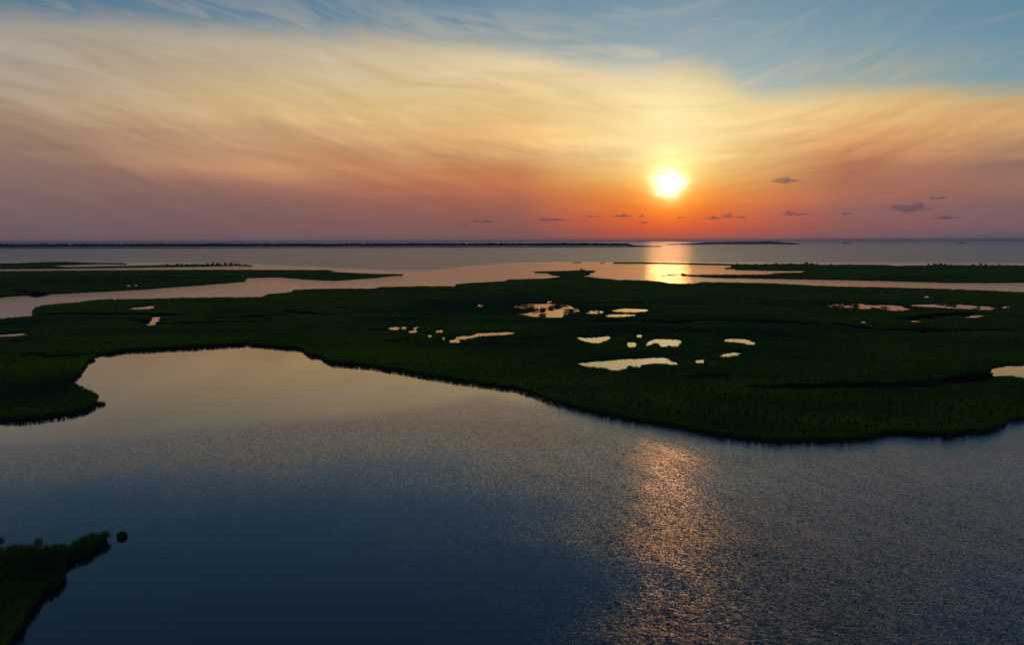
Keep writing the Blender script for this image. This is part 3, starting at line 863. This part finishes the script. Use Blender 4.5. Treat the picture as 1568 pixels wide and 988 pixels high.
# beds of the creeks: dark wet mud a little above the marsh sheet, hidden by grass on both sides
for ci, (ln, wdt) in enumerate(ditch_w):
    pts_ = []
    for i in range(len(ln) - 1):
        a = np.array(ln[i]); b_ = np.array(ln[i + 1])
        kk_ = max(2, int(np.linalg.norm(b_ - a) / 3.0))
        pts_ += [a + (b_ - a) * j / kk_ for j in range(kk_)]
    pts_.append(np.array(ln[-1]))
    R = np.array(pts_)
    T_ = np.gradient(R, axis=0); N_ = np.column_stack([-T_[:, 1], T_[:, 0]]) / (np.hypot(*T_.T)[:, None] + 1e-9)
    n = len(R)
    end = np.minimum(1.0, np.minimum(np.arange(n), np.arange(n)[::-1]) / 3.0 + .15)
    wv = wdt / 2 * end * (1 + .5 * vnoise(R[:, 0] / 4, R[:, 1] / 4, 5))
    rows = [R + N_ * (wv * k_)[:, None] for k_ in (-1, 0, 1)]
    V = np.concatenate([np.column_stack([q_, ground_z(q_[:, 0], q_[:, 1]) + dz_]) for q_, dz_ in zip(rows, (.02, .07, .02))])
    i = np.arange(n - 1)
    Q = np.concatenate([np.stack([i, i + 1, i + n + 1, i + n], 1), np.stack([i + n, i + n + 1, i + 2 * n + 1, i + 2 * n], 1)])
    tag(link('creek_bed', tri_mesh('creek_bed', V, Q, 4), M_creek), 'dark muddy creek bed without grass in the green marsh', 'creek', 'dark creek beds in the marsh', 'structure')


# ------------------------------------------------------------------ single clumps, shrubs and islets
def clump_mesh(name, n, rad, h, w, seed, lean=.5, top=1.0):
    """a dome-shaped clump of blades round the origin"""
    r = np.random.default_rng(seed)
    a = r.uniform(0, 2 * np.pi, n); rr = rad * np.sqrt(r.uniform(0, 1, n))
    hh = h * np.sqrt(np.maximum(.15, 1 - (rr / rad) ** 2 * .75)) * r.uniform(.75, 1.1, n) * top
    v, f, tn = blades(np.cos(a) * rr, np.sin(a) * rr, np.zeros(n), np.full(n, w), hh, 2, np.full(n, .05), lean, r.normal(-.5, .2, n), seed + 1)
    me = tri_mesh(name, v, f)
    attr(me, 'tone', tn)
    return me


def shrub_mesh(name, seed, n=420, rx=1.0, rz=1.0):
    """leaf clusters filling a lumpy crown on a few stems, one metre in radius"""
    r = np.random.default_rng(seed)
    lobes = [(r.uniform(-.55, .55) * rx, r.uniform(-.5, .5), r.uniform(.55, 1.05) * rz, r.uniform(.35, .6)) for _ in range(7)]
    V, Fs, T = [], [], []
    for i in range(n):
        cx_, cy_, cz_, cr = lobes[i % 7]
        d = r.normal(0, 1, 3); d /= np.linalg.norm(d)
        p = np.array([cx_, cy_, cz_]) + d * cr * r.uniform(.5, 1.05)
        p[2] = max(p[2], .06)
        u = r.normal(0, 1, 3); u /= np.linalg.norm(u); w_ = np.cross(u, r.normal(0, 1, 3)); w_ /= np.linalg.norm(w_)
        s = r.uniform(.10, .2)
        b0 = len(V)
        V += [p - u * s, p + w_ * s * .6, p + u * s, p - w_ * s * .6]
        Fs += [(b0, b0 + 1, b0 + 2), (b0, b0 + 2, b0 + 3)]
        T += [r.normal(0, .4)] * 4
    for cx_, cy_, cz_, cr in lobes[:4]:
        b0 = len(V)
        for k in range(3):
            an = k * 2.094
            V.append(np.array([cx_ * .15 + .05 * math.cos(an), cy_ * .15 + .05 * math.sin(an), -.1]))
        for k in range(3):
            an = k * 2.094
            V.append(np.array([cx_ + .02 * math.cos(an), cy_ + .02 * math.sin(an), cz_]))
        for k in range(3):
            k2 = (k + 1) % 3
            Fs += [(b0 + k, b0 + k2, b0 + 3 + k2), (b0 + k, b0 + 3 + k2, b0 + 3 + k)]
        T += [-.9] * 6
    me = tri_mesh(name, np.array(V), np.array(Fs))
    attr(me, 'tone', T)
    return me


def place(name, me, mat, loc, rot, scale, label, cat, group=None, kind=None):
    o = link(name, me, mat)
    o.location = loc
    o.rotation_euler = (0, 0, rot)
    o.scale = scale
    return tag(o, label, cat, group, kind)


c = at(187, 823)
place('grass_tussock', clump_mesh('grass_tussock', 800, .46, .62, .04, 5, .3), M_grass, (c[0], c[1], 0), 0, (1, 1, 1), 'round dark grass tussock alone in the water off the islet point', 'tussock')
c = at(59, 831)
place('reed_clump', clump_mesh('reed_clump', 46, .42, .7, .03, 6, .25), M_grass, (c[0], c[1], 0), 0, (1, 1, 1), 'sparse faint reeds in the water behind the islet', 'reeds')
c = at(2, 829)
place('reed_clump', clump_mesh('reed_clump', 40, .35, .5, .03, 8, .3), M_grass, (c[0], c[1], 0), 0, (1, 1, 1), 'faint reeds in the water at the left edge', 'reeds')
c = at(155, 620, 0)
place('grass_tussock', clump_mesh('grass_tussock', 90, .7, .9, .06, 9, .5), M_grass, (c[0], c[1], 0), 0, (1, 1, 1), 'ragged reeds at the tip of the dark point in the cove', 'tussock')
c = at(116, 590, 0)
place('grass_tussock', clump_mesh('grass_tussock', 60, .45, .45, .06, 10, .5), M_grass, (c[0], c[1], 0), 0, (1, 1, 1), 'speck of grass in the cove, just off its inner bank', 'tussock')

for px, py, w in [(1016, 422.6, 6), (1026, 421.6, 10), (1034, 421.2, 3)]:
    d = 1220 / 30
    c = at(px, py, 0)
    me = clump_mesh('marsh_islet', 260, 1.0, 1.0, .16, int(px), .4)
    ww = w / 2 / 1220 * math.hypot(*c)
    place('marsh_islet', me, M_grass, (c[0], c[1], -.1), 0, (ww, ww * 1.6, .8),
          {6: 'left of three tiny grass islets in the sunlit channel', 10: 'widest of three tiny grass islets in the sunlit channel', 3: 'smallest tiny grass islet beside the marsh point'}[w], 'islet')
for px, py, w in [(884, 402.6, 14), (922, 402.7, 8)]:
    c = at(px, py, 0)
    me = clump_mesh('marsh_islet', 260, 1.0, 1.0, .16, int(px), .4)
    ww = w / 2 / 1220 * math.hypot(*c)
    place('marsh_islet', me, M_grass, (c[0], c[1], -.1), 0, (ww, ww, .9), 'longer thin islet at the edge of the bay' if w == 14 else 'short thin islet left of the long grassy spit', 'islet')

shr = [shrub_mesh('shrub', 100 + i, rx=1.0 + .3 * i, rz=1.0 - .12 * i) for i in range(3)]
left_sh = [(249, 406.6, 1.6), (256, 406.4, 2.4), (272, 406, 3), (279, 405.8, 2.4), (286, 405.7, 2), (300, 405.5, 1.7), (318, 405.6, 2.6), (326, 405.6, 3.1), (335, 405.7, 3.4), (344, 405.8, 3.2), (353, 405.9, 3.6), (361, 406, 3), (368, 406.2, 2.4), (376, 406.4, 1.8),
           (92, 401.6, 1.6), (100, 401.5, 1.8), (110, 402, 1.4), (184, 403.6, 1.8)]
for i, (px, py, s) in enumerate(left_sh):
    c = at(px, py, .3)
    s *= .62
    place('shrub', shr[i % 3], M_shrub, (c[0], c[1], .25), i * 1.3, (s * 1.25, s * 1.25, s), ('tiny low shrub on the upper finger of the far left marsh strip' if px < 200 else 'scattered low shrub left of the dense row on the far left strip' if px < 310 else 'shrub in the dense dark row at the right tip of the far left strip'), 'shrub', 'shrubs on the far left marsh strip')
right_sh = [(1128, 405, 2), (1142, 405.2, 1.6), (1158, 405.4, 2.2), (1172, 405.2, 1.8), (1188, 405, 2.4), (1198, 404.9, 1.8), (1212, 404.8, 2), (1234, 404.6, 3), (1243, 404.7, 2.2), (1251, 404.9, 2), (1272, 405.8, 1.7), (1300, 405.8, 1.6), (1422, 406.8, 2), (1432, 406.3, 2.6), (1440, 406, 3),
            (1447, 406.2, 2.3), (1456, 406.6, 1.7), (1490, 406.8, 2.4), (1500, 406.8, 3), (1509, 406.8, 2.3), (1521, 407, 1.7), (1530, 407, 2), (1543, 407, 1.5), (1556, 407, 1.6)]
for i, (px, py, s) in enumerate(right_sh):
    c = at(px, py, .3)
    s *= .62
    place('shrub', shr[i % 3], M_shrub, (c[0], c[1], .25), i * 1.7, (s * 1.35, s * 1.35, s), ('low shrub at the left end of the right marsh, on its bay edge' if px < 1205 else 'low shrub in the row on the bay edge just right of the far island' if px < 1310 else 'shrub in the small rounded thicket at the middle of the bay edge' if px < 1470 else 'shrub in the long low row near the right edge of the view'), 'shrub', 'shrubs on the bay edge of the right marsh')
for i, (px, py, s) in enumerate([(889, 414.6, 1.5), (894, 414.8, 1.2)]):
    c = at(px, py, .3)
    place('shrub', shr[i], M_shrub, (c[0], c[1], .25), i * 1.7, (s, s, s), 'left of two small shrubs on the middle marsh point' if i == 0 else 'right of two small shrubs on the middle marsh point', 'shrub')

# ------------------------------------------------------------------ far wooded shores
M_far, t = material('far_woodland')
b = t.new('ShaderNodeBsdfDiffuse')
gm = t.new('ShaderNodeNewGeometry')
t.put(b.inputs[0], t.ramp(t.noise(gm.outputs['Position'], 0.02, 3.0), [(0.3, (0.020, 0.034, 0.030)), (0.7, (0.034, 0.05, 0.036))]))
o_ = t.new('ShaderNodeOutputMaterial'); t.l.new(b.outputs[0], o_.inputs['Surface'])

ico_v = [(0, 0, 1)] + [(math.cos(k * 1.2566) * .9, math.sin(k * 1.2566) * .9, .35) for k in range(5)] + [(math.cos(k * 1.2566 + .63) * .85, math.sin(k * 1.2566 + .63) * .85, -.35) for k in range(5)]
ico_f = [(0, 1 + k, 1 + (k + 1) % 5) for k in range(5)]
for k in range(5):
    ico_f += [(1 + k, 6 + k, 1 + (k + 1) % 5), (1 + (k + 1) % 5, 6 + k, 6 + (k + 1) % 5)]
ico_v = np.array(ico_v); ico_f = np.array(ico_f)


def far_shore(px0, px1, dist, depth, hfun, label_land, label_wood, seed):
    """a low strip of land on the far side of the bay and the wood on it"""
    r = np.random.default_rng(seed)
    a0 = (px0 - CX) / F_PX; a1 = (px1 - CX) / F_PX
    n = 140
    tt = np.linspace(0, 1, n)
    xx = (a0 + (a1 - a0) * tt) * dist
    f_ = dist + 60 * fbm(tt * 14, tt * 0, seed, 3)
    bk = f_ + depth
    V = np.concatenate([np.column_stack([xx, f_, np.full(n, -.4)]), np.column_stack([xx, f_ + 15, np.full(n, 1.2)]), np.column_stack([xx * (bk / f_), bk, np.full(n, 1.2)])])
    i = np.arange(n - 1)
    Q = np.concatenate([np.stack([i, i + 1, i + n + 1, i + n], 1), np.stack([i + n, i + n + 1, i + 2 * n + 1, i + 2 * n], 1)])
    tag(link('far_shore', tri_mesh('far_shore', V, Q, 4), M_far), label_land, 'shore', kind='structure')
    vs_, fs_ = [], []
    m = int(abs(a1 - a0) * dist / 7.0 * 4)
    t_ = r.uniform(0, 1, m)
    row = r.uniform(0, 1, m) ** 1.5
    cx_ = (a0 + (a1 - a0) * t_) * dist
    cy_ = np.interp(t_, tt, f_) + 18 + row * (depth - 40)
    cx_ = cx_ * cy_ / np.interp(t_, tt, f_)
    hh = hfun(t_) * (1 + .10 * fbm(t_ * 60, row * 2, seed + 3, 3)) * r.uniform(.85, 1.08, m) * 1.25
    ok = hh > 1.0
    for x, y, h in zip(cx_[ok], cy_[ok], hh[ok]):
        rad = 7 + 4 * r.random()
        v = ico_v * np.array([rad, rad, h * .62]) * r.uniform(.85, 1.15, ico_v.shape) + np.array([x, y, 1 + h * .5])
        fs_.append(ico_f + 11 * len(vs_)); vs_.append(v)
    tag(link('far_wood', tri_mesh('far_wood', np.concatenate(vs_), np.concatenate(fs_)), M_far), label_wood, 'woodland', kind='stuff')


far_shore(-420, 1012, 3600, 260, lambda t: np.interp(t, [0, .3, .93, .962, .972, .985, 1], [14.5, 14.5, 13, 11, 4, 2.0, 1.2]), 'long low far shore on the left horizon', 'dark wood along the long far shore on the left horizon', 61)
far_shore(1018, 1226, 5200, 300, lambda t: np.interp(t, [0, .15, .2, .3, .6, .75, .85, .93, 1], [1.5, 4, 6, 11, 13, 15, 10, 6, 1.2]), 'low far island right of the sun', 'dark wood on the far island right of the sun', 62)
far_shore(1286, 1302, 6500, 60, lambda t: np.interp(t, [0, .5, 1], [2, 5, 2]), 'speck of a far island on the right horizon', 'trees on the speck of a far island on the right horizon', 63)
far_shore(1463, 1475, 6500, 60, lambda t: np.interp(t, [0, .5, 1], [2, 6, 2]), 'tiniest far island near the right edge of the horizon', 'trees on the tiniest far island near the right edge', 64)

# ------------------------------------------------------------------ small low clouds over the far bay
M_cloud, t = material('cloud_vapour')
pv = t.new('ShaderNodeVolumePrincipled')
pv.inputs['Color'].default_value = (0.52, 0.55, 0.66, 1)
tcd = t.new('ShaderNodeTexCoord')
nz = t.noise(t.mapping(tcd.outputs['Object'], (1, 0.6, 2.6)), 0.011, 4.0, 0.6)
t.put(pv.inputs['Density'], t.m('MULTIPLY', t.rng(nz, 0.36, 0.66), 0.0034))
pv.inputs['Anisotropy'].default_value = 0.3
o_ = t.new('ShaderNodeOutputMaterial'); t.l.new(pv.outputs[0], o_.inputs['Volume'])


def cloud(px, py, w, h, label, seed, dist=26000.0, dens=1.0):
    import bmesh
    r = random.Random(seed)
    v = ray(px, py)
    c = v * (dist / v[1]) + np.array([0, 0, CAM_H])
    W_, H_ = 1.35 * w / F_PX * dist, h / F_PX * dist
    bm = bmesh.new()
    bmesh.ops.create_icosphere(bm, subdivisions=4, radius=1.0)
    lob = [(r.uniform(-.75, .75), r.uniform(.1, .75), r.uniform(.07, .22)) for _ in range(7)]
    for q_ in bm.verts:
        p = q_.co
        bump = sum(a * math.exp(-((p.x - x0) / s_) ** 2) for x0, a, s_ in lob)
        nn = float(fbm(np.array([p.x * 4 + seed * 3.7]), np.array([p.z * 3 + p.y * 2]), seed, 4)[0])
        env = max(0.0, 1 - abs(p.x) ** 1.6)
        up_s = env * (.10 + .62 * bump + .35 * max(nn, -.2)) + .05
        z = p.z * (up_s if p.z > 0 else env * (.28 + .3 * nn) + .05)
        q_.co = Vector((p.x * (1 + .12 * nn) * W_ / 2, p.y * (60 + 260 * env * (.6 + .5 * nn + .4 * bump)), z * H_ / 1.1))
    me = bpy.data.meshes.new('cloud')
    bm.to_mesh(me); bm.free()
    o = link('cloud', me, M_cloud)
    o.location = c
    o.rotation_euler = (0, 0, -math.atan2(c[0], c[1]))
    return tag(o, label, 'cloud', 'small low clouds over the far bay')


cloud(740, 339, 40, 7, 'thin low cloud farthest left of the sun', 1)
cloud(711, 345, 16, 3, 'faint wisp beside the leftmost low cloud', 2)
cloud(847, 337, 56, 6, 'flat low cloud left of the sun, right of the leftmost one', 3)
cloud(908, 331, 26, 4, 'thin short cloud just left of the darkest one under the sun', 4)
cloud(952, 331, 32, 7, 'dark small cloud under the left side of the sun', 5)
cloud(981, 331, 12, 4, 'tiny cloud beside the dark one under the sun', 6)
cloud(987, 341, 12, 5, 'tiny low cloud nearest the horizon under the sun', 7)
cloud(1042, 333, 14, 4, 'tiny cloud right under the sun', 8)
cloud(1092, 334, 30, 7, 'left half of the broken cloud right of the sun', 9)
cloud(1115, 331, 20, 9, 'lumpy middle of the broken cloud right of the sun', 10)
cloud(1136, 333, 20, 5, 'right end of the broken cloud right of the sun', 11)
cloud(1203, 277, 44, 12, 'dark lumpy cloud level with the sun, to its right', 12)
cloud(1221, 328, 44, 8, 'faint bluish cloud below the dark lumpy cloud', 13)
cloud(1394, 319, 60, 19, 'largest grey blue cloud in the low sky at right', 14)
cloud(1436, 303, 24, 7, 'small cloud above the right of the largest grey cloud', 15)
cloud(1296, 327, 20, 6, 'faint small cloud left of the largest grey cloud', 16)
cloud(1450, 334, 40, 6, 'faint flat cloud under the right of the largest grey cloud', 17)

# ------------------------------------------------------------------ humid air lying over the bay
M_haze, t = material('haze_air')
pv = t.new('ShaderNodeVolumePrincipled')
pv.inputs['Color'].default_value = (0.50, 0.62, 1.0, 1)
pv.inputs['Density'].default_value = 0.000055
pv.inputs['Anisotropy'].default_value = 0.2
o_ = t.new('ShaderNodeOutputMaterial'); t.l.new(pv.outputs[0], o_.inputs['Volume'])
hx, hy0, hy1, hz0, hz1 = 34000.0, -4600.0, 22000.0, -1.2, 42.0
hv = [(sx * hx, y_, z_) for z_ in (hz0, hz1) for sx, y_ in ((-1, hy0), (1, hy0), (1, hy1), (-1, hy1))]
hf = [(3, 2, 1, 0), (4, 5, 6, 7), (0, 1, 5, 4), (1, 2, 6, 5), (2, 3, 7, 6), (3, 0, 4, 7)]
tag(link('haze', tri_mesh('haze', hv, hf, 4), M_haze), kind='stuff')
